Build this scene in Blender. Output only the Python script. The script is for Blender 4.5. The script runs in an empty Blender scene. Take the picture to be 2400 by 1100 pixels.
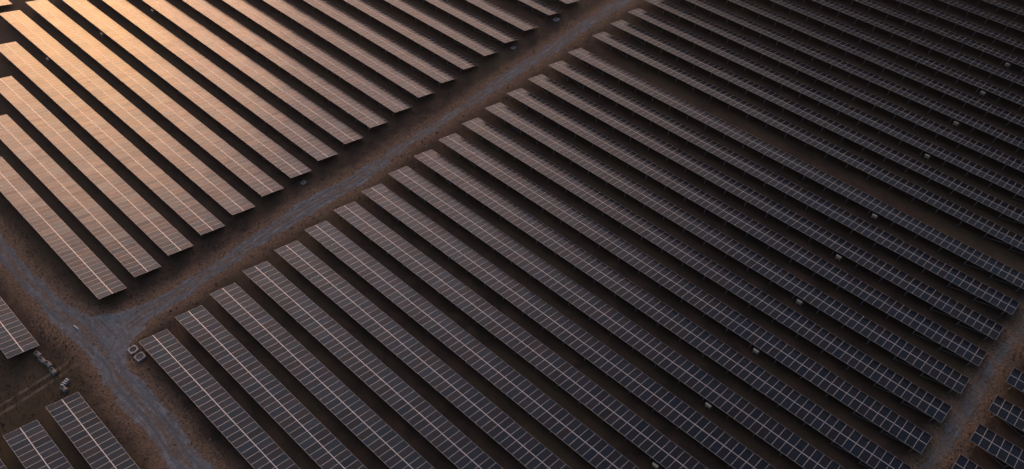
import bpy, bmesh, math, random
import numpy as np
from mathutils import Matrix, Vector

random.seed(7)
rng = np.random.default_rng(11)
sc = bpy.context.scene
COL = sc.collection
R = math.radians

# ------------------------------------------------------------------ camera
CAM_R = ((0.7278046263932889, 0.6855615695396451, -0.01748599927000713),
         (0.5001611848223577, -0.548079708285748, -0.6704083998282463),
         (-0.469189956198156, 0.4791805168550917, -0.741786234212219))
HN = 1.45                       # height of the high edge of a solar table
CAM_P = (79.8959838640813, -4.34847474848319, 85.87028136311446 + HN)
FOC = 1905.11884
TILT = R(15.2043)
CT, ST = math.cos(TILT), math.sin(TILT)

cam_data = bpy.data.cameras.new('camera')
cam_data.sensor_width = 36.0
cam_data.sensor_fit = 'HORIZONTAL'
cam_data.lens = FOC / 2400.0 * 36.0
cam_data.clip_start = 0.5
cam_data.clip_end = 5000.0
cam = bpy.data.objects.new('camera', cam_data)
COL.objects.link(cam)
r_, d_, f_ = (Vector(v) for v in CAM_R)
m = Matrix.Identity(4)
for i in range(3):
    m[i][0], m[i][1], m[i][2], m[i][3] = r_[i], -d_[i], -f_[i], CAM_P[i]
cam.matrix_world = m
sc.camera = cam


def project(x, y, z):           # pixel in a 1024 wide frame, and depth
    v = Vector((x, y, z)) - Vector(CAM_P)
    d = v.dot(f_)
    if d <= 0.1:
        return None
    s = FOC * 1024.0 / 2400.0
    return 512 + s * v.dot(r_) / d, 234.5 + s * v.dot(d_) / d, d


def in_frame(x, y, z, mrg=8):
    q = project(x, y, z)
    return q is not None and -mrg < q[0] < 1024 + mrg and -mrg < q[1] < 469 + mrg


# ------------------------------------------------------------------ helpers
def tag(o, label=None, cat=None, group=None, kind=None):
    if label: o['label'] = label
    if cat: o['category'] = cat
    if group: o['group'] = group
    if kind: o['kind'] = kind
    return o


def new_obj(name, mesh, parent=None):
    o = bpy.data.objects.new(name, mesh)
    COL.objects.link(o)
    if parent is not None:
        o.parent = parent
    return o


def empty(name, loc):
    o = bpy.data.objects.new(name, None)
    o.empty_display_size = 0.3
    o.location = loc
    COL.objects.link(o)
    return o


class MB:
    """collects vertices / faces with material slots"""
    def __init__(s): s.v, s.f, s.m = [], [], []

    def add(s, vs, fs, mi=0):
        b = len(s.v)
        s.v += [tuple(v) for v in vs]
        s.f += [tuple(b + i for i in f) for f in fs]
        s.m += [mi] * len(fs)

    def box(s, c, size, mi=0, rx=0.0, rz=0.0):
        hx, hy, hz = (q / 2 for q in size)
        M = Matrix.Translation(c) @ Matrix.Rotation(rz, 4, 'Z') @ Matrix.Rotation(rx, 4, 'X')
        vs = [M @ Vector((x, y, z)) for z in (-hz, hz) for y in (-hy, hy) for x in (-hx, hx)]
        s.add(vs, [(0, 2, 3, 1), (4, 5, 7, 6), (0, 1, 5, 4), (2, 6, 7, 3), (0, 4, 6, 2), (1, 3, 7, 5)], mi)

    def bar(s, a, b, w, h, mi=0, up=(0, 0, 1)):
        a, b = Vector(a), Vector(b)
        d = (b - a).normalized()
        u = Vector(up)
        sx = d.cross(u)
        if sx.length < 1e-4: sx = d.cross(Vector((1, 0, 0)))
        sx.normalize()
        sy = sx.cross(d)
        vs = [p + sx * i * w / 2 + sy * j * h / 2 for p in (a, b) for i, j in ((-1, -1), (1, -1), (1, 1), (-1, 1))]
        s.add(vs, [(3, 2, 1, 0), (4, 5, 6, 7), (0, 1, 5, 4), (1, 2, 6, 5), (2, 3, 7, 6), (3, 0, 4, 7)], mi)

    def cyl(s, a, b, r0, r1=None, n=20, mi=0, cap=True):
        r1 = r0 if r1 is None else r1
        a, b = Vector(a), Vector(b)
        d = (b - a).normalized()
        sx = d.cross(Vector((0, 0, 1)))
        if sx.length < 1e-4: sx = Vector((1, 0, 0))
        sx.normalize()
        sy = d.cross(sx)
        vs = []
        for p, r in ((a, r0), (b, r1)):
            vs += [p + (sx * math.cos(2 * math.pi * i / n) + sy * math.sin(2 * math.pi * i / n)) * r for i in range(n)]
        fs = [(i, (i + 1) % n, n + (i + 1) % n, n + i) for i in range(n)]
        if cap:
            fs += [tuple(range(n))[::-1], tuple(range(n, 2 * n))]
        s.add(vs, fs, mi)

    def mesh(s, name, mats, bevel=0.0):
        me = bpy.data.meshes.new(name)
        me.from_pydata(s.v, [], s.f)
        me.polygons.foreach_set('material_index', s.m)
        for q in mats: me.materials.append(q)
        if bevel:
            bm = bmesh.new(); bm.from_mesh(me)
            bmesh.ops.bevel(bm, geom=bm.edges[:], offset=bevel, segments=2, affect='EDGES', profile=0.6)
            bm.to_mesh(me); bm.free()
        me.validate(); me.update()
        return me

    def build(s, name, mats, parent=None, bevel=0.0):
        return new_obj(name, s.mesh(name, mats, bevel), parent)


# ------------------------------------------------------------------ materials
class NT:
    def __init__(s, name):
        s.mat = bpy.data.materials.new(name)
        s.mat.use_nodes = True
        s.t = s.mat.node_tree
        s.p = s.t.nodes['Principled BSDF']

    def n(s, typ, **kw):
        q = s.t.nodes.new(typ)
        for k, v in kw.items(): setattr(q, k, v)
        return q

    def l(s, a, b): s.t.links.new(a, b)

    def val(s, sock, x):
        if isinstance(x, (int, float)): sock.default_value = x
        else: s.l(x, sock)

    def math(s, op, a, b=0.0, c=0.0, clamp=False):
        q = s.n('ShaderNodeMath', operation=op, use_clamp=clamp)
        s.val(q.inputs[0], a); s.val(q.inputs[1], b); s.val(q.inputs[2], c)
        return q.outputs[0]

    def noise(s, scale, detail=3.0, rough=0.55, vec=None, dist=0.0):
        q = s.n('ShaderNodeTexNoise')
        q.inputs['Scale'].default_value = scale
        q.inputs['Detail'].default_value = detail
        q.inputs['Roughness'].default_value = rough
        q.inputs['Distortion'].default_value = dist
        if vec is not None: s.l(vec, q.inputs['Vector'])
        return q.outputs['Fac']

    def step(s, x, a, b):
        q = s.n('ShaderNodeMapRange', interpolation_type='SMOOTHSTEP')
        s.l(x, q.inputs[0])
        q.inputs[1].default_value = a; q.inputs[2].default_value = b
        return q.outputs[0]

    def mix(s, f, a, b, mode='MIX'):
        q = s.n('ShaderNodeMix', data_type='RGBA', blend_type=mode)
        s.val(q.inputs[0], f)
        for sock, x in ((q.inputs[6], a), (q.inputs[7], b)):
            if isinstance(x, tuple): sock.default_value = (*x, 1.0)
            else: s.l(x, sock)
        return q.outputs[2]

    def pos(s): return s.n('ShaderNodeNewGeometry').outputs['Position']

    def attr(s, name): return s.n('ShaderNodeAttribute', attribute_name=name).outputs['Fac']

    def bump(s, h, strength, dist=0.05):
        q = s.n('ShaderNodeBump')
        q.inputs['Strength'].default_value = strength
        q.inputs['Distance'].default_value = dist
        s.l(h, q.inputs['Height'])
        s.l(q.outputs[0], s.p.inputs['Normal'])

    def set(s, **kw):
        for k, v in kw.items():
            k = k.replace('_', ' ')
            if isinstance(v, tuple): s.p.inputs[k].default_value = (*v, 1.0)
            elif isinstance(v, (int, float)): s.p.inputs[k].default_value = v
            else: s.l(v, s.p.inputs[k])
        return s.mat


def soil_nodes(a):
    """colour of the bare, thinly grassed laterite soil, from world position"""
    p = a.pos()
    big = a.noise(0.045, 4, 0.6, p)
    mid = a.noise(0.33, 5, 0.65, p, 0.4)
    fine = a.noise(2.6, 4, 0.7, p)
    spk = a.noise(5.5, 2, 0.6, p)
    c = a.mix(a.step(mid, 0.32, 0.68), (0.016, 0.0092, 0.0055), (0.086, 0.045, 0.025))
    c = a.mix(a.math('MULTIPLY', a.step(big, 0.46, 0.62), 0.6), c, (0.078, 0.053, 0.021))
    c = a.mix(a.math('MULTIPLY', a.step(fine, 0.35, 0.72), 0.5), c, (0.108, 0.063, 0.039))
    c = a.mix(a.math('MULTIPLY', a.step(spk, 0.58, 0.70), 0.65), c, (0.018, 0.011, 0.008))
    h = a.math('ADD', a.math('MULTIPLY', mid, 1.2), a.math('MULTIPLY', fine, 0.8))
    return p, c, h, fine, spk, mid


def verge_nodes(a, p, c, fine, spk, ed, w):
    """dusty, gravel-strewn strip beside a gravel road; ed = metres inside the road edge"""
    wob = a.noise(0.55, 4, 0.65, p)
    e2 = a.math('ADD', ed, a.math('MULTIPLY_ADD', wob, 2.2, -1.1))
    v = a.step(e2, -w, -0.1)
    dust = a.mix(a.step(fine, 0.3, 0.7), (0.150, 0.079, 0.045), (0.33, 0.205, 0.132))
    dust = a.mix(a.math('MULTIPLY', a.step(spk, 0.53, 0.64), 0.85), dust, (0.026, 0.015, 0.010))
    return a.mix(a.math('MULTIPLY', v, 0.95), c, dust)


def make_ground():
    a = NT('soil')
    p, c, h, fine, spk, mid = soil_nodes(a)
    a.bump(h, 0.5, 0.12)
    return a.set(Base_Color=c, Roughness=0.95)


def make_gravel(name, earth):
    a = NT(name)
    p, c, h, fine, spk, mid = soil_nodes(a)
    ed, lat, al = a.attr('edge_dist'), a.attr('lateral'), a.attr('along')
    c = verge_nodes(a, p, c, fine, spk, ed, 2.6)
    wob = a.noise(0.35, 5, 0.65, p)
    e = a.math('ADD', ed, a.math('MULTIPLY_ADD', wob, 1.9, -0.95))
    e = a.math('ADD', e, a.math('MULTIPLY_ADD', fine, 1.5, -0.75))
    # wear runs along the road: noise stretched lengthwise
    cv = a.n('ShaderNodeCombineXYZ')
    a.l(a.math('MULTIPLY_ADD', wob, 0.9, a.math('MULTIPLY', lat, 2.6)), cv.inputs[0]); a.l(a.math('MULTIPLY', al, 0.22), cv.inputs[1])
    streak = a.noise(1.0, 5, 0.72, cv.outputs[0])
    g = a.mix(a.step(a.noise(1.1, 6, 0.78, p), 0.36, 0.64), (0.140, 0.146, 0.155), (0.320, 0.312, 0.308))
    g = a.mix(a.math('MULTIPLY', a.step(streak, 0.40, 0.62), 0.55), g, (0.125, 0.140, 0.158))
    g = a.mix(a.math('MULTIPLY', a.step(a.noise(4.0, 4, 0.75, p), 0.50, 0.68), 0.5), g, (0.36, 0.33, 0.31))
    rut = a.math('SUBTRACT', 1.0, a.step(a.math('ABSOLUTE', a.math('SUBTRACT', a.math('ABSOLUTE', a.math('MULTIPLY_ADD', wob, 0.7, a.math('ADD', lat, -0.35))), 0.75)), 0.08, 0.40), clamp=True)
    g = a.mix(a.math('MULTIPLY', a.math('MULTIPLY', rut, a.step(streak, 0.30, 0.52)), 0.8), g, (0.128, 0.142, 0.160))
    crown = a.math('SUBTRACT', 1.0, a.step(a.math('ABSOLUTE', lat), 0.08, 0.6), clamp=True)
    pat = a.step(a.math('ADD', a.math('MULTIPLY_ADD', crown, 0.10, earth), a.math('MULTIPLY_ADD', streak, 0.5, a.math('MULTIPLY', a.noise(0.30, 6, 0.75, p, 0.6), 0.5))), 0.53, 0.66)
    dirt = a.mix(a.step(fine, 0.3, 0.7), (0.125, 0.078, 0.053), (0.27, 0.185, 0.135))
    g = a.mix(a.math('MULTIPLY', pat, 0.8), g, dirt)
    f = a.step(e, -0.10, 0.35)
    c = a.mix(f, c, g)
    a.bump(a.math('ADD', a.math('MULTIPLY_ADD', streak, 0.8, h), a.math('MULTIPLY', a.noise(9.0, 3, 0.7, p), 0.5)), 0.6, 0.12)
    return a.set(Base_Color=c, Roughness=0.92)


def make_track():
    a = NT('rutted_soil')
    p, c, h, fine, spk, mid = soil_nodes(a)
    lat, ed = a.attr('lateral'), a.attr('edge_dist')
    c = verge_nodes(a, p, c, fine, spk, a.attr('road_dist'), 2.6)
    n = a.noise(0.8, 4, 0.7, p)
    rut = a.math('SUBTRACT', 1.0, a.step(a.math('ABSOLUTE', a.math('SUBTRACT', a.math('ABSOLUTE', lat), 0.62)), 0.05, 0.38), clamp=True)
    f = a.math('MULTIPLY', a.math('MULTIPLY', rut, a.step(n, 0.3, 0.62)), a.step(ed, 0.0, 0.9))
    c = a.mix(a.math('MULTIPLY', f, 0.9), c, (0.24, 0.165, 0.11))
    a.bump(h, 0.5, 0.12)
    return a.set(Base_Color=c, Roughness=0.95)


def make_glass():
    a = NT('panel_glass')
    g = a.n('ShaderNodeNewGeometry')
    oi = a.n('ShaderNodeObjectInfo')
    k = a.math('FRACT', a.math('MULTIPLY_ADD', oi.outputs['Random'], 7.31, a.math('MULTIPLY', g.outputs['Random Per Island'], 5.77)))
    k2 = a.math('FRACT', a.math('MULTIPLY', k, 13.7))
    p = g.outputs['Position']
    n = a.noise(1.3, 2, 0.5, p)
    c = a.mix(a.step(k, 0.1, 0.9), (0.0060, 0.0115, 0.0215), (0.0155, 0.0135, 0.0165))
    c = a.mix(a.math('MULTIPLY', a.step(k2, 0.72, 1.0), 0.6), c, (0.006, 0.014, 0.034))
    c = a.mix(a.math('MULTIPLY', a.step(n, 0.42, 0.66), 0.5), c, (0.016, 0.0155, 0.018))
    # a thin, uneven film of dust
    d = a.noise(0.22, 4, 0.6, p)
    c = a.mix(a.math('MULTIPLY_ADD', d, 0.04, 0.0), c, (0.19, 0.155, 0.125))
    rg = a.math('MULTIPLY_ADD', d, 0.10, GLASS_ROUGH)
    # uneven anti-reflective coating: reflections drift between rosy and bluish, module to module and along each module
    n2 = a.noise(0.9, 3, 0.6, p)
    k3 = a.math('FRACT', a.math('MULTIPLY', k, 29.3))
    t = a.step(a.math('MULTIPLY_ADD', n2, 0.9, a.math('MULTIPLY', k3, 0.55)), 0.42, 1.0)
    tint = a.mix(t, (0.84, 0.95, 1.0), (1.0, 0.85, 0.79))
    sl = a.math('MULTIPLY_ADD', a.math('FRACT', a.math('MULTIPLY', k, 61.7)), 0.16, 0.43)
    return a.set(Base_Color=c, Roughness=rg, IOR=1.5, Specular_IOR_Level=sl, Specular_Tint=tint)


def flat(name, col, rough=0.6, metal=0.0, var=0.25, scale=6.0):
    a = NT(name)
    tc = a.n('ShaderNodeTexCoord').outputs['Object']
    n = a.noise(scale, 4, 0.65, tc)
    dark = tuple(q * (1 - var) for q in col)
    c = a.mix(a.step(n, 0.3, 0.7), dark, col)
    return a.set(Base_Color=c, Roughness=rough, Metallic=metal)


GLASS_ROUGH = 0.14
HAZE_DENSITY = 0.0010
M_SOIL, M_GRAVEL, M_TRACK, M_GLASS = make_ground(), make_gravel('gravel', 0.05), make_track(), make_glass()
M_GRAVEL_DUSTY = make_gravel('dusty_gravel', 0.11)
M_ALU = flat('anodised_aluminium', (0.66, 0.595, 0.55), 0.42, 0.25, 0.12, 1.5)
M_RAIL = flat('bright_rail', (0.78, 0.72, 0.69), 0.38, 0.45, 0.08, 1.5)
M_BACK = flat('panel_backsheet', (0.34, 0.33, 0.32), 0.6)
M_STEEL = flat('galvanised_steel', (0.46, 0.46, 0.46), 0.5, 0.3, 0.25)
M_CREAM = flat('cream_paint', (0.62, 0.53, 0.38), 0.45, 0.0, 0.15)
M_CONC = flat('pale_concrete', (0.72, 0.62, 0.57), 0.9, 0.0, 0.25, 9)
M_CONC2 = flat('grey_concrete', (0.52, 0.47, 0.43), 0.9, 0.0, 0.3, 9)
M_LID = flat('dark_lid', (0.085, 0.078, 0.072), 0.8, 0.0, 0.3, 9)
M_LID2 = flat('grey_lid', (0.15, 0.135, 0.13), 0.8, 0.0, 0.3, 9)
M_BLOCK = flat('weathered_block', (0.36, 0.32, 0.295), 0.9, 0.0, 0.35, 7)
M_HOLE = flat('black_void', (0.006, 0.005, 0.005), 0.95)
M_WHITE = flat('white_paint', (0.74, 0.72, 0.70), 0.5, 0.0, 0.12)
M_DARK = flat('dark_plastic', (0.03, 0.03, 0.03), 0.5)
M_STONE = flat('stone', (0.34, 0.28, 0.24), 0.95, 0.0, 0.4, 3)
M_TUFT = flat('dry_scrub', (0.075, 0.050, 0.028), 0.95, 0.0, 0.5, 2)

# ------------------------------------------------------------------ solar tables
PITCH = 1.0
PW, PH, GAP = 0.984, 1.886, 0.060
FRW = 0.024


def add_panel(mb, ox, oy):
    """one framed module in the table plane: x along the row, y down the slope, z normal"""
    x0, x1, y0, y1 = ox, ox + PW, oy, oy + PH
    f = FRW
    o = [(x0, y0), (x1, y0), (x1, y1), (x0, y1)]
    i = [(x0 + f, y0 + f), (x1 - f, y0 + f), (x1 - f, y1 - f), (x0 + f, y1 - f)]
    T, G, D = 0.0, -0.004, -0.040
    vs = [(x, y, D) for x, y in o] + [(x, y, T) for x, y in o] + [(x, y, T) for x, y in i] + [(x, y, G) for x, y in i]
    fs = []
    for q in range(4):
        w = (q + 1) % 4
        fs.append((q, w, 4 + w, 4 + q)); fs.append((4 + q, 4 + w, 8 + w, 8 + q)); fs.append((8 + q, 8 + w, 12 + w, 12 + q))
    mb.add(vs, fs, 0)
    mb.add([(x, y, G) for x, y in i], [(0, 1, 2, 3)], 1)
    mb.add([(x, y, D) for x, y in o], [(3, 2, 1, 0)], 2)


PM = [M_ALU, M_GLASS, M_BACK]
_mb = MB(); add_panel(_mb, 0, 0); PANEL = _mb.mesh('solar_panel', PM)

# slanted support: leg + rafter, one welded frame
_mb = MB()
def slope_z(y): return HN - y * math.tan(TILT)


_mb.bar((-0.20, 0.36, -0.05), (0.0, 0.26, slope_z(0.26) - 0.15), 0.10, 0.075, up=(0, 1, 0))
_mb.bar((-0.05, 3.05, -0.05), (0.0, 3.05, slope_z(3.05) - 0.15), 0.10, 0.075, up=(0, 1, 0))
ya, yb = 0.10, 3.55
_mb.bar((0, ya, slope_z(ya) - 0.16), (0, yb, slope_z(yb) - 0.16), 0.06, 0.09)
SUPPORT = _mb.mesh('support_frame', [M_STEEL])

_purlin_cache = {}


def purlin_mesh(n, p):
    if (n, p) not in _purlin_cache:
        mb = MB()
        mb.box((n * p / 2, 0, 0), (n * p - 0.03, 0.075, 0.055))
        _purlin_cache[(n, p)] = mb.mesh('purlin', [M_ALU])
    return _purlin_cache[(n, p)]


def rail_mesh(n, p):
    if (n, p, 'r') not in _purlin_cache:
        mb = MB()
        mb.box((n * p / 2, 0, 0), (n * p - 0.03, GAP - 0.008, 0.055))
        _purlin_cache[(n, p, 'r')] = mb.mesh('purlin', [M_RAIL])
    return _purlin_cache[(n, p, 'r')]


_brace_cache = {}


def brace_mesh(dx):
    if dx not in _brace_cache:
        mb = MB()
        mb.bar((0, 0.34, HN - 0.34 * math.tan(TILT) - 0.22), (dx - 0.17, 0.42, 0.10), 0.055, 0.055, up=(0, 1, 0.3))
        _brace_cache[dx] = mb.mesh('brace', [M_STEEL])
    return _brace_cache[dx]


PANEL_ROT = (-TILT, 0, 0)
n_tables = 0


def solar_table(x0, y, n, pitch, label, group):
    """x0 = low-x end, y = high edge; the table slopes down towards +y"""
    global n_tables
    vis, rest = [], []
    for k in range(n):
        for row in (0, 1):
            oy = row * (PH + GAP)
            cx, cy = x0 + (k + .5) * pitch, oy + PH / 2
            wz = HN - cy * ST
            if in_frame(cx, y + cy * CT, wz, 6):
                vis.append((project(cx, y + cy * CT, wz)[2], k, oy))
            else:
                rest.append((k, oy))
    if not vis:
        return None
    n_tables += 1
    vis.sort()
    rest += [(k, oy) for _, k, oy in vis[100:]]
    t = empty('solar_table', (x0, y, 0))
    t.location.z = random.uniform(-0.03, 0.03)
    t.rotation_euler = (random.gauss(0, 0.0025), 0, random.gauss(0, 0.0003))
    tag(t, label, 'solar panel table', group)
    for _, k, oy in vis[:100]:
        o = new_obj('solar_panel', PANEL, t)
        o.location = (k * pitch + (pitch - PW) / 2, oy * CT, HN - oy * ST)
        o.rotation_euler = (-TILT + random.gauss(0, 0.0036), random.gauss(0, 0.0036), 0)
    if rest:
        mb = MB()
        for k, oy in rest:
            add_panel(mb, k * pitch + (pitch - PW) / 2, oy)
        o = mb.build('solar_panel', PM, t)
        o.location = (0, 0, HN)
        o.rotation_euler = PANEL_ROT
        o['kind'] = 'stuff'
    for py, dz in ((0.42, 0.072), (PH + GAP / 2, 0.033), (3.40, 0.072)):
        o = new_obj('purlin', purlin_mesh(n, pitch) if dz > .05 else rail_mesh(n, pitch), t)
        o.location = (0, py * CT - dz * ST, HN - py * ST - dz * CT)
        o.rotation_euler = PANEL_ROT
    ns = round((n * pitch - 1.8) / 3.5545) + 1
    sp = (n * pitch - 1.8) / (ns - 1)
    for q in range(ns):
        o = new_obj('support_frame', SUPPORT, t)
        o.location = (0.9 + q * sp, 0, 0)
    bm_ = brace_mesh(round(sp, 3))
    bm2 = brace_mesh(-round(sp, 3))
    for q in (0, 1):
        o = new_obj('brace', bm_, t); o.location = (0.9 + q * sp, 0, 0)
        o = new_obj('brace', bm2, t); o.location = (0.9 + (ns - 1 - q) * sp, 0, 0)
    return t


ORD = ['zeroth', 'first', 'second', 'third', 'fourth', 'fifth', 'sixth', 'seventh', 'eighth', 'ninth', 'tenth', 'eleventh', 'twelfth',
       'thirteenth', 'fourteenth', 'fifteenth', 'sixteenth', 'seventeenth', 'eighteenth', 'nineteenth', 'twentieth']

INV_ROWS = (7, 9, 11, 13, 15, 17, 20, 22, 24, 26)


def main_y(r): return 5.255 + 5.2805 * (r - 1) if r <= 17 else 96.50 + 5.275 * (r - 18)


G_MAIN = 'dark solar tables between the two gravel roads'
for r in range(1, 31):
    if r == 1: lab = 'dark solar table with two square concrete lids at its road end'
    elif r <= 17:
        lab = f'dark solar table with sharp white grid, {ORD[r]} along the gravel road from the junction'
        if r == 17: lab = 'dark solar table on the near side of the wide brown aisle'
    elif r == 18: lab = 'dark solar table on the far side of the wide brown aisle'
    else: lab = f'narrow-looking dark solar table, {ORD[r - 17]} row counted beyond the wide brown aisle'
    solar_table(2.85, main_y(r), 80, 1.0, lab, G_MAIN)

G_LEFT = 'sunset-lit solar tables across the gravel road'
for r in range(1, 22):
    y = 5.13 + 5.275 * (r - 1) if r <= 17 else 96.25 + 5.25 * (r - 18)
    n = {1: 40, 2: 50, 3: 60, 4: 70}.get(r, 80)
    if r == 1: lab = 'sunset-lit solar table nearest the bend where the gravel roads meet'
    elif r == 18: lab = 'sunset-lit solar table just beyond the wider gap, a pale slab at its end'
    elif r == 7: lab = 'sunset-lit solar table with a small grey pad lying off its road end'
    else: lab = f'sunset-lit solar table, {ORD[r]} along the gravel road from the junction' if r <= 20 else 'farthest sunset-lit solar table'
    solar_table(-7.38 - n * 0.994, y, n, 0.994, lab, G_LEFT)
solar_table(-90.08 - 40 * .994, 5.13 + 5.275 * 4, 40, 0.994, 'glowing solar table seen only by its end across a dirt gap, in the corner', 'sunset-lit solar tables across the gravel road')

G_LOW = 'grey solar tables below the crossing gravel road'
solar_table(-7.15 - 60 * .997, -7.42, 60, 0.997, 'grey solar table ending beside the line of small concrete blocks', G_LOW)
solar_table(-7.15 - 60 * .997, -12.68, 60, 0.997, 'grey solar table behind the one beside the concrete blocks', G_LOW)
solar_table(3.2, -7.36, 80, 1.0, 'grey solar table starting by the striped slab stack and rutted track', G_LOW)
solar_table(3.2, -12.60, 80, 1.0, 'grey solar table, second from the gravel road along the rutted track', G_LOW)
solar_table(3.2, -17.88, 80, 1.0, 'grey solar table of which only a corner shows by the rutted track', G_LOW)

G_R = 'dark solar tables beyond the narrow gravel track'
RLAB = {10: 'lowest', 11: 'fourth', 12: 'third', 13: 'second', 14: 'first', 15: 'farthest'}
for r, y in ((10, 52.75), (11, 58.05), (12, 63.37), (13, 68.65), (14, 73.92), (15, 79.3), (16, 84.6)):
    lab = {10: 'short visible end of a dark solar table, lowest across the narrow gravel track',
           11: 'dark solar table corner across the narrow gravel track, cut by the bottom edge',
           12: 'dark solar table across the narrow gravel track, third down with a bare earth patch behind',
           13: 'dark solar table across the narrow gravel track, second fully seen end',
           14: 'dark solar table across the narrow gravel track, uppermost with a visible post',
           15: 'dark solar table corner just peeping in across the narrow gravel track',
           16: 'dark solar table across the narrow gravel track, farthest'}[r]
    solar_table(86.15, y, 60, 1.0, lab, G_R)

# ------------------------------------------------------------------ ground and roads
g = MB()
S = 900.0
gx = np.concatenate([[-S], np.linspace(-150, 150, 13), [S]])
gy = np.concatenate([[-S], np.linspace(-80, 240, 13), [S]])
for yy in gy:
    for xx in gx:
        g.v.append((float(xx), float(yy), 0.0))
nx = len(gx)
for j in range(len(gy) - 1):
    for i in range(nx - 1):
        g.f.append((j * nx + i, j * nx + i + 1, (j + 1) * nx + i + 1, (j + 1) * nx + i)); g.m.append(0)
tag(g.build('ground', [M_SOIL]), kind='structure')

MAIN_L = [(5.9, -4.6), (10.6, -3.6), (13.2, -3.4), (19.7, -3.1), (24.5, -3.4), (29.5, -3.4), (34.5, -3.9), (37.5, -3.6), (42.6, -2.8), (48.3, -2.6),
          (54.5, -2.8), (59.4, -2.5), (63.7, -2.3), (68.9, -2.4), (74.9, -2.9), (82.5, -3.0), (89.0, -2.7), (98.6, -3.1), (108.2, -3.0), (200, -3.0)]
MAIN_R = [(6.3, 0.1), (8.0, -0.6), (9.9, -0.7), (12.3, -0.5), (14.5, -0.3), (18.4, -1.1), (21.9, -0.7), (27.1, -0.9), (30.5, -0.8), (35.1, -0.4),
          (39.9, -0.2), (44.3, 0.3), (49.9, -0.3), (55.4, -0.9), (60.3, -0.7), (65.8, -0.8), (71.0, -0.5), (75.3, -0.5), (82.8, -0.6), (90.2, -0.2),
          (99.2, -0.7), (107.7, -0.6), (113.1, -0.2), (200, -0.4)]
X_U = [(-140, 1.5), (-31.7, 1.5), (-23.3, 1.2), (-16.9, 1.6), (-12.0, 1.9), (-8.9, 2.7), (-6.8, 3.8), (-5.2, 5.8), (-4.6, 7.5), (0.0, 7.5), (0.4, 5.2), (1.5, 3.6), (4.1, 2.6),
       (7.5, 2.9), (10.5, 2.8), (13.7, 2.8), (17.5, 2.6), (19.4, 1.9), (21.3, 2.4), (83, 2.2)]
X_L = [(-140, -1.0), (-26.0, -1.0), (-20.3, -1.0), (-15.3, -0.8), (-10.5, -1.0), (-6.9, -0.6), (-3.8, -0.4), (0.1, -0.3), (2.7, -0.6), (6.6, -1.0),
       (10.4, -1.0), (15.1, -0.8), (18.1, -1.2), (19.8, -1.4), (83, -1.2)]
TR_L = [(-3, 83.4), (57.2, 83.4), (62.0, 83.5), (66.2, 83.2), (69.6, 83.2), (73.9, 83.3), (79.3, 83.5), (86.2, 84.4), (120, 84.0)]
TR_R = [(-3, 85.1), (58.6, 85.0), (61.4, 85.4), (69.4, 85.5), (73.8, 85.2), (78.5, 84.9), (83.7, 85.4), (120, 85.7)]


K_G = (CAM_P[2]) / (CAM_P[2] - HN + 1.75)


def gx_(x): return CAM_P[0] + (x - CAM_P[0]) * K_G
def gy_(y): return CAM_P[1] + (y - CAM_P[1]) * K_G


MAIN_L, MAIN_R, TR_L, TR_R = ([(gy_(a), gx_(b)) for a, b in q] for q in (MAIN_L, MAIN_R, TR_L, TR_R))
X_U, X_L = ([(gx_(a), gy_(b)) for a, b in q] for q in (X_U, X_L))


def ip(t, pts): return np.interp(t, [p[0] for p in pts], [p[1] for p in pts])


def road_field(X, Y):
    xl, xr = ip(Y, MAIN_L), ip(Y, MAIN_R)
    e1 = np.where(Y > 4.0, np.minimum(X - xl, xr - X), -9)
    yl, yu = ip(X, X_L), ip(X, X_U)
    e2 = np.where(X < 84, np.minimum(Y - yl, yu - Y), -9)
    l1, l2 = X - (xl + xr) / 2, Y - np.clip((yl + yu) / 2, -5, 1.4)
    return np.maximum(e1, e2), np.where(e1 >= e2, l1, l2), np.where(e1 >= e2, Y, X + 300)


def field_mesh(name, mat, x0, x1, y0, y1, cell, fn, z, lim):
    xs = np.arange(x0, x1 + cell, cell); ys = np.arange(y0, y1 + cell, cell)
    X, Y = np.meshgrid(xs, ys)
    E, L, *A = fn(X, Y)
    A = A[0] if A else Y
    RD = road_field(X, Y)[0]
    keep = E > lim
    q = keep[:-1, :-1] & keep[1:, :-1] & keep[:-1, 1:] & keep[1:, 1:]
    idx = -np.ones(X.shape, int)
    used = np.zeros(X.shape, bool)
    used[:-1, :-1] |= q; used[1:, :-1] |= q; used[:-1, 1:] |= q; used[1:, 1:] |= q
    idx[used] = np.arange(used.sum())
    jj, ii = np.nonzero(q)
    faces = np.stack([idx[jj, ii], idx[jj, ii + 1], idx[jj + 1, ii + 1], idx[jj + 1, ii]], 1)
    co = np.stack([X[used], Y[used], np.full(used.sum(), z)], 1)
    me = bpy.data.meshes.new(name)
    me.from_pydata(co.tolist(), [], faces.tolist())
    for nm, arr in (('edge_dist', E[used]), ('lateral', L[used]), ('road_dist', RD[used]), ('along', A[used])):
        at = me.attributes.new(nm, 'FLOAT', 'POINT')
        at.data.foreach_set('value', arr.astype(np.float32))
    me.materials.append(mat); me.update()
    return tag(new_obj(name, me), kind='structure')


field_mesh('gravel_road', M_GRAVEL, -120, 84, -5, 190, 0.3, road_field, 0.004, -3.0)
field_mesh('gravel_track', M_GRAVEL_DUSTY, 80, 89, 10, 118, 0.3,
           lambda X, Y: (np.minimum(X - ip(Y, TR_L) - 0.2, ip(Y, TR_R) - 0.25 - X), X - (ip(Y, TR_L) + ip(Y, TR_R)) / 2), 0.008, -2.2)
field_mesh('dirt_track', M_TRACK, -5, 1.5, -60, -1, 0.3,
           lambda X, Y: (np.minimum(1.5 - np.abs(X + 1.75), np.minimum(-1.4 - Y, Y + 60)), X + 1.75 + 0.12 * np.sin(Y * .35)), 0.012, -0.6)


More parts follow.
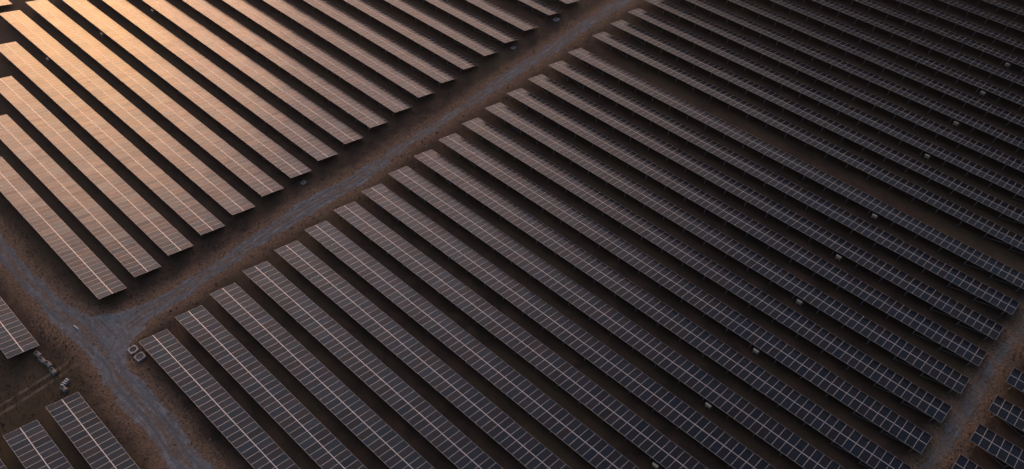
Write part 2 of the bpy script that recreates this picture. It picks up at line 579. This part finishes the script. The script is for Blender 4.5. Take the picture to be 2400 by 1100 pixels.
# ------------------------------------------------------------------ loose ground cover
def near_road(x, y):
    return float(road_field(np.array([[x]]), np.array([[y]]))[0][0, 0])


tb = MB()
cnt = 0
while cnt < 8200:
    c_ = random.random() * 1.45
    if c_ < 0.42: x, y = random.uniform(-8, 4), random.uniform(-1, 118)
    elif c_ < 0.62: x, y = random.uniform(-40, 32), random.uniform(-4.5, 5.5)
    elif c_ < 0.76: x, y = random.uniform(-12, 4), random.uniform(-20, -1)
    elif c_ < 0.9: x, y = random.uniform(81.5, 88.5), random.uniform(50, 90)
    elif c_ < 1.0: x, y = random.uniform(3, 85), random.uniform(90.5, 96)
    else: x, y = random.uniform(-75, 83), random.uniform(5, 150)
    e = near_road(x, y) if x < 80 else min(x - float(ip(y, TR_L)), float(ip(y, TR_R)) - x)
    if e > random.uniform(-0.6, 0.35) or random.random() < math.exp(-0.5 * max(0.0, -e)) * 0.2: continue
    cnt += 1
    h = random.uniform(0.04, 0.13) * (1.6 if random.random() < .05 else 1)
    for b in range(7):
        an = random.uniform(0, 6.283); w = h * random.uniform(.25, .5); ln = h * random.uniform(.6, 1.3)
        ca, sa = math.cos(an), math.sin(an)
        tb.add([(x - sa * w / 2, y + ca * w / 2, 0), (x + sa * w / 2, y - ca * w / 2, 0), (x + ca * ln + sa * w * .3, y + sa * ln - ca * w * .3, h * random.uniform(.5, 1)),
                (x + ca * ln - sa * w * .3, y + sa * ln + ca * w * .3, h)], [(0, 1, 2, 3)])
tag(tb.build('scrub_tufts', [M_TUFT]), kind='stuff', label='low dry scrub tufts dotting the road verges', cat='scrub')

st = MB()
cnt = 0
while cnt < 1500:
    c_ = random.random()
    if c_ < 0.55: x, y = random.uniform(-5.5, 1.8), random.uniform(0, 118)
    elif c_ < 0.85: x, y = random.uniform(-40, 32), random.uniform(-3, 4)
    else: x, y = random.uniform(82, 87), random.uniform(50, 90)
    cnt += 1
    s_ = 0.025 + 0.09 * random.random() ** 5
    rz = random.random() * 6
    pts = []
    for (a, b, c) in ((-1, -1, 0), (1, -1, 0), (1, 1, 0), (-1, 1, 0), (-.6, -.7, 1), (.7, -.5, .8), (.5, .7, 1.1), (-.7, .6, .9)):
        u, v = a * s_ * random.uniform(.7, 1.2), b * s_ * random.uniform(.7, 1.2)
        pts.append((x + u * math.cos(rz) - v * math.sin(rz), y + u * math.sin(rz) + v * math.cos(rz), c * s_ + .002))
    st.add(pts, [(4, 5, 6, 7), (0, 1, 5, 4), (1, 2, 6, 5), (2, 3, 7, 6), (3, 0, 4, 7)])
tag(st.build('loose_stones', [M_STONE]), kind='stuff', label='loose stones scattered over the gravel roads', cat='stones')

# ------------------------------------------------------------------ inverter boxes under the high edges
BODY = MB(); BODY.box((0, 0, 0.83), (0.70, 0.26, 0.46)); BODY = BODY.mesh('cabinet', [M_CREAM], 0.02)
HOOD = MB(); HOOD.box((0, -0.01, 1.085), (0.74, 0.30, 0.04)); HOOD = HOOD.mesh('hood', [M_CREAM], 0.008)
DOOR = MB(); DOOR.box((0, -0.137, 0.83), (0.58, 0.014, 0.36)); DOOR = DOOR.mesh('door', [M_CREAM], 0.004)
POST = MB()
for sx in (-0.3, 0.3):
    POST.bar((sx, 0.02, 0), (sx, 0.02, 0.595), 0.05, 0.05)
POST.bar((-0.36, 0.02, 0.565), (0.36, 0.02, 0.565), 0.05, 0.05)
POST = POST.mesh('stand', [M_STEEL])
VENT = MB(); VENT.box((0.475, 0, 0.80), (0.22, 0.20, 0.36)); VENT = VENT.mesh('isolator_box', [M_DARK], 0.015)


def inverter(x, y, label):
    t = empty('inverter_box', (x, y, 0))
    tag(t, label, 'inverter box', 'cream inverter boxes under the table edges')
    cab = new_obj('cabinet', BODY, t)
    new_obj('hood', HOOD, cab)
    new_obj('door', DOOR, cab)
    new_obj('stand', POST, t)
    new_obj('isolator_box', VENT, t)


for r in INV_ROWS:
    if r <= 16: lab = f'cream inverter box under the high edge of the {ORD[r]} dark table from the junction'
    elif r == 17: lab = 'cream inverter box under the dark table on the near side of the brown aisle'
    else: lab = f'cream inverter box under the {ORD[r - 17]} dark table beyond the brown aisle'
    inverter(61.55, main_y(r) - 0.26, lab)
for r in (5, 7, 9):
    inverter(-66.1, 5.13 + 5.275 * (r - 1) - 0.30, f'small inverter box under the {ORD[r]} sunset-lit table, far down the row')


# ------------------------------------------------------------------ small things on the ground
def lid(x, y, sx, sy, rim, disc, corner, label):
    t = empty('manhole', (gx_(x), gy_(y), 0)); tag(t, label, 'manhole lid', 'square concrete lids by the junction')
    n = 40
    mb = MB()
    out, inn = [], []
    for i in range(n):
        a = 2 * math.pi * i / n
        ca, sa = math.cos(a), math.sin(a)
        e = corner
        k = (abs(ca) ** e + abs(sa) ** e) ** (-1 / e)
        out.append((ca * k * sx / 2, sa * k * sy / 2)); inn.append((ca * 0.385 * sx, sa * 0.385 * sy))
    vs = [(a, b, 0) for a, b in out] + [(a, b, .26) for a, b in out] + [(a, b, .26) for a, b in inn] + [(a, b, .17) for a, b in inn]
    fs = []
    for i in range(n):
        j = (i + 1) % n
        fs += [(i, j, n + j, n + i), (n + i, n + j, 2 * n + j, 2 * n + i), (2 * n + i, 2 * n + j, 3 * n + j, 3 * n + i)]
    mb.add(vs, fs)
    mb.build('slab', [rim], t)
    db = MB()
    db.cyl((0, 0, 0.10), (0, 0, 0.20), 0.37 * (sx + sy) / 2, n=36)
    db.build('cover', [disc], t)
    return t


lid(2.05, 4.32, 1.12, 1.12, M_CONC, M_LID, 5.0, 'pale square concrete lid with rounded corners and dark round cover')
lid(3.72, 4.36, 1.20, 1.20, M_CONC2, M_LID2, 14.0, 'duller square concrete lid with sharp corners beside the paler one')


def block(x, y, rz, label, ln=1.05):
    t = empty('concrete_block', (gx_(x), gy_(y), 0)); t.rotation_euler = (0, 0, rz); tag(t, label, 'concrete block', 'small concrete blocks by the rutted track')
    mb = MB()
    n = 12
    prof = [(-.30, 0), (-.30, .26)] + [(-.30 * math.cos(math.pi * i / n), .26 + .24 * math.sin(math.pi * i / n)) for i in range(1, n)] + [(.30, .26), (.30, 0)]
    m_ = len(prof)
    vs = [(-ln / 2, a, b) for a, b in prof] + [(ln / 2, a, b) for a, b in prof]
    mb.add(vs, [(i, i + 1, m_ + i + 1, m_ + i) for i in range(m_ - 1)] + [tuple(range(m_))[::-1], tuple(range(m_, 2 * m_))])
    body = mb.build('body', [M_BLOCK], t, 0.015)
    rb = MB(); n = 20
    cx = -ln / 2 + 0.27
    ro = [(cx + .22 * math.cos(2 * math.pi * i / n), .22 * math.sin(2 * math.pi * i / n)) for i in range(n)]
    ri = [(cx + .17 * math.cos(2 * math.pi * i / n), .17 * math.sin(2 * math.pi * i / n)) for i in range(n)]
    vs = [(a, b, .36) for a, b in ro] + [(a, b, .54) for a, b in ro] + [(a, b, .54) for a, b in ri] + [(a, b, .515) for a, b in ri]
    fs = []
    for i in range(n):
        j = (i + 1) % n
        fs += [(i, j, n + j, n + i), (n + i, n + j, 2 * n + j, 2 * n + i), (2 * n + i, 2 * n + j, 3 * n + j, 3 * n + i)]
    rb.add(vs, fs); rb.build('collar', [M_BLOCK], body)
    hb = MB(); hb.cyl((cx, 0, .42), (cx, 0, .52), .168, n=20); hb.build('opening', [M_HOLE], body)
    return t


block(-6.35, -4.50, 0.16, 'grey concrete block nearest the table end, first of four in line')
block(-5.00, -4.52, 0.10, 'grey concrete block second in the line of four by the table end')
block(-3.85, -4.28, 0.10, 'grey concrete block third in the line of four, before the last')
block(-2.40, -4.36, 0.05, 'grey concrete block last in the line of four, beside the track')
block(1.10, -4.62, 0.15, 'grey concrete block touching the striped slab stack', 0.95)

t = empty('slab_stack', (gx_(0.30), gy_(-4.10), 0)); t.rotation_euler = (0, 0, 0.35)
tag(t, 'row of pale slabs with dark gaps standing beside the rutted track', 'slab stack')
for i in range(4):
    mb = MB(); mb.box((0, -0.42 + i * 0.29, 0.20), (0.52, 0.15, 0.40))
    mb.build('slab', [M_WHITE], t, 0.015)
mb = MB(); mb.box((0, 0, 0.035), (0.42, 1.15, 0.06)); mb.box((0, 0.02, 0.17), (0.06, 1.0, 0.05)); mb.build('skid', [M_DARK], t)

mb = MB(); mb.bar((gx_(-7.45), gy_(0.90), 0.07), (gx_(-6.45), gy_(1.02), 0.07), 0.16, 0.10)
tag(mb.build('white_plank', [M_WHITE], None, 0.01), 'short white plank lying on the gravel road by the junction', 'plank')


def pad(x, y, s, mat, label, h=0.12):
    t = empty('cable_pit', (gx_(x), gy_(y), 0)); tag(t, label, 'cable pit', 'concrete cable pits beside the sunset-lit tables')
    mb = MB(); mb.box((0, 0, h / 2), (s, s, h)); mb.build('base', [mat], t, 0.02)
    mb = MB(); mb.box((0, 0, h + 0.02), (s * .72, s * .72, 0.05)); mb.build('cover', [M_LID2], t, 0.01)
    mb = MB(); mb.box((s / 2 - 0.05, 0, h + 0.03), (0.10, s, 0.07)); mb.build('rim', [mat], t, 0.01)


pad(-6.80, 38.3, 0.75, M_CONC2, 'dull grey cable pit beside the seventh sunset-lit table end')
pad(-6.90, 85.9, 0.70, M_CONC, 'small pale cable pit beside a far sunset-lit table end')
pad(-7.00, 98.0, 0.95, M_CONC, 'larger pale cable pit by the table beyond the wide gap', 0.2)

# ------------------------------------------------------------------ evening haze
HAZE = NT('evening_haze')
HAZE.t.nodes.remove(HAZE.p)
pv = HAZE.n('ShaderNodeVolumePrincipled')
pv.inputs['Color'].default_value = (1.0, 0.93, 0.86, 1.0)
pv.inputs['Density'].default_value = HAZE_DENSITY
pv.inputs['Anisotropy'].default_value = 0.92
HAZE.l(pv.outputs[0], HAZE.t.nodes['Material Output'].inputs['Volume'])
mb = MB(); mb.box((0, 0, 47.0), (1812, 1812, 96.0))
tag(mb.build('haze', [HAZE.mat]), kind='stuff')

# ------------------------------------------------------------------ light
SUN_AZ, SUN_EL = R(153.5), R(17.5)
SKY_STRENGTH = 0.10
BASE_TINT = (0.20, 0.31, 0.44)
ZENITH_TINT = (3.15, 3.0, 2.75)
SUN_TINT = (0.17, 0.10, 0.085)
_k = 1.0 / SKY_STRENGTH
GLOW_LOW = tuple(_k * q for q in (1.68, 0.85, 0.42))
GLOW_HIGH = tuple(_k * q for q in (1.20, 0.95, 1.07))
AMBIENT = tuple(_k * q for q in (0.034, 0.034, 0.038))
HIGH_VEIL = tuple(_k * q for q in (0.68, 0.71, 0.84))
GLOW_CORE = tuple(_k * q for q in (5.5, 2.7, 0.0))
sv = Vector((math.cos(SUN_EL) * math.cos(SUN_AZ), math.cos(SUN_EL) * math.sin(SUN_AZ), math.sin(SUN_EL)))
sd = bpy.data.lights.new('sun', 'SUN')
sd.energy = 0.65
sd.angle = R(25)
sd.color = (1.0, 0.55, 0.29)
so = bpy.data.objects.new('sun', sd)
so.rotation_euler = sv.to_track_quat('Z', 'Y').to_euler()
COL.objects.link(so)

w = bpy.data.worlds.new('World'); sc.world = w; w.use_nodes = True
nt = w.node_tree
bg = nt.nodes['Background']
sky = nt.nodes.new('ShaderNodeTexSky'); sky.sky_type = 'NISHITA'; sky.sun_disc = False
sky.sun_elevation = SUN_EL; sky.sun_rotation = math.pi / 2 - SUN_AZ + 2 * math.pi
sky.dust_density = 4.0; sky.air_density = 1.0; sky.ozone_density = 1.0


def wn(op, a, b=0.0, vec=False):
    q = nt.nodes.new('ShaderNodeVectorMath' if vec else 'ShaderNodeMath'); q.operation = op
    for s_, x in zip(q.inputs, (a, b)):
        if isinstance(x, (int, float)): s_.default_value = x
        elif isinstance(x, (tuple, Vector)): s_.default_value = tuple(x)
        else: nt.links.new(x, s_)
    return q.outputs['Value'] if (not vec or op == 'DOT_PRODUCT') else q.outputs[0]


def wmix(f, a, b, mode='MIX'):
    q = nt.nodes.new('ShaderNodeMix'); q.data_type = 'RGBA'; q.blend_type = mode
    for s_, x in ((q.inputs[0], f), (q.inputs[6], a), (q.inputs[7], b)):
        if isinstance(x, (int, float)): s_.default_value = x
        elif isinstance(x, tuple): s_.default_value = (*x, 1.0)
        else: nt.links.new(x, s_)
    return q.outputs[2]


tc = nt.nodes.new('ShaderNodeTexCoord').outputs['Generated']
hz = Vector((math.cos(SUN_AZ), math.sin(SUN_AZ), 0)); sd_ = Vector((-math.sin(SUN_AZ), math.cos(SUN_AZ), 0))
az = wn('ARCTAN2', wn('DOT_PRODUCT', tc, sd_, True), wn('DOT_PRODUCT', tc, hz, True))
zz = wn('DOT_PRODUCT', tc, (0.0, 0.0, 1.0), True)
el = wn('ARCSINE', zz)


def gauss(wa, we):
    a_ = wn('POWER', wn('ABSOLUTE', wn('DIVIDE', az, wa)), 4.0)
    e_ = wn('POWER', wn('ABSOLUTE', wn('DIVIDE', wn('SUBTRACT', el, SUN_EL), we)), 2.0)
    return wn('EXPONENT', wn('MULTIPLY', wn('ADD', a_, e_), -1.0))


# hazy dusk: the clear-sky model dimmed by cloud, a broad warm band of glow about the veiled sun
zen = nt.nodes.new('ShaderNodeMapRange'); zen.interpolation_type = 'SMOOTHSTEP'; nt.links.new(el, zen.inputs[0])
zen.inputs[1].default_value = 0.75; zen.inputs[2].default_value = 1.25
base = wmix(1.0, sky.outputs[0], wmix(gauss(0.6, 0.42), wmix(zen.outputs[0], BASE_TINT, ZENITH_TINT), SUN_TINT), 'MULTIPLY')
up = nt.nodes.new('ShaderNodeMapRange'); nt.links.new(el, up.inputs[0])
up.inputs[1].default_value = 0.22; up.inputs[2].default_value = 0.55
warm = wmix(up.outputs[0], GLOW_LOW, GLOW_HIGH)
band = wmix(gauss(0.66, 0.26), (0.0, 0.0, 0.0), warm)
core = wmix(gauss(0.10, 0.07), (0.0, 0.0, 0.0), GLOW_CORE)
veil = wmix(gauss(0.62, 0.55), AMBIENT, HIGH_VEIL)
col = wmix(1.0, wmix(1.0, wmix(1.0, base, veil, 'ADD'), band, 'ADD'), core, 'ADD')
nt.links.new(col, bg.inputs[0])
bg.inputs[1].default_value = SKY_STRENGTH

sc.view_settings.view_transform = 'Standard'
sc.view_settings.look = 'None'
sc.view_settings.exposure = 0.08
sc.view_settings.gamma = 1.0
sc.render.engine = 'CYCLES'
sc.cycles.max_bounces = 5
sc.cycles.use_denoising = True
print('tables', n_tables, 'objects', len(sc.objects))
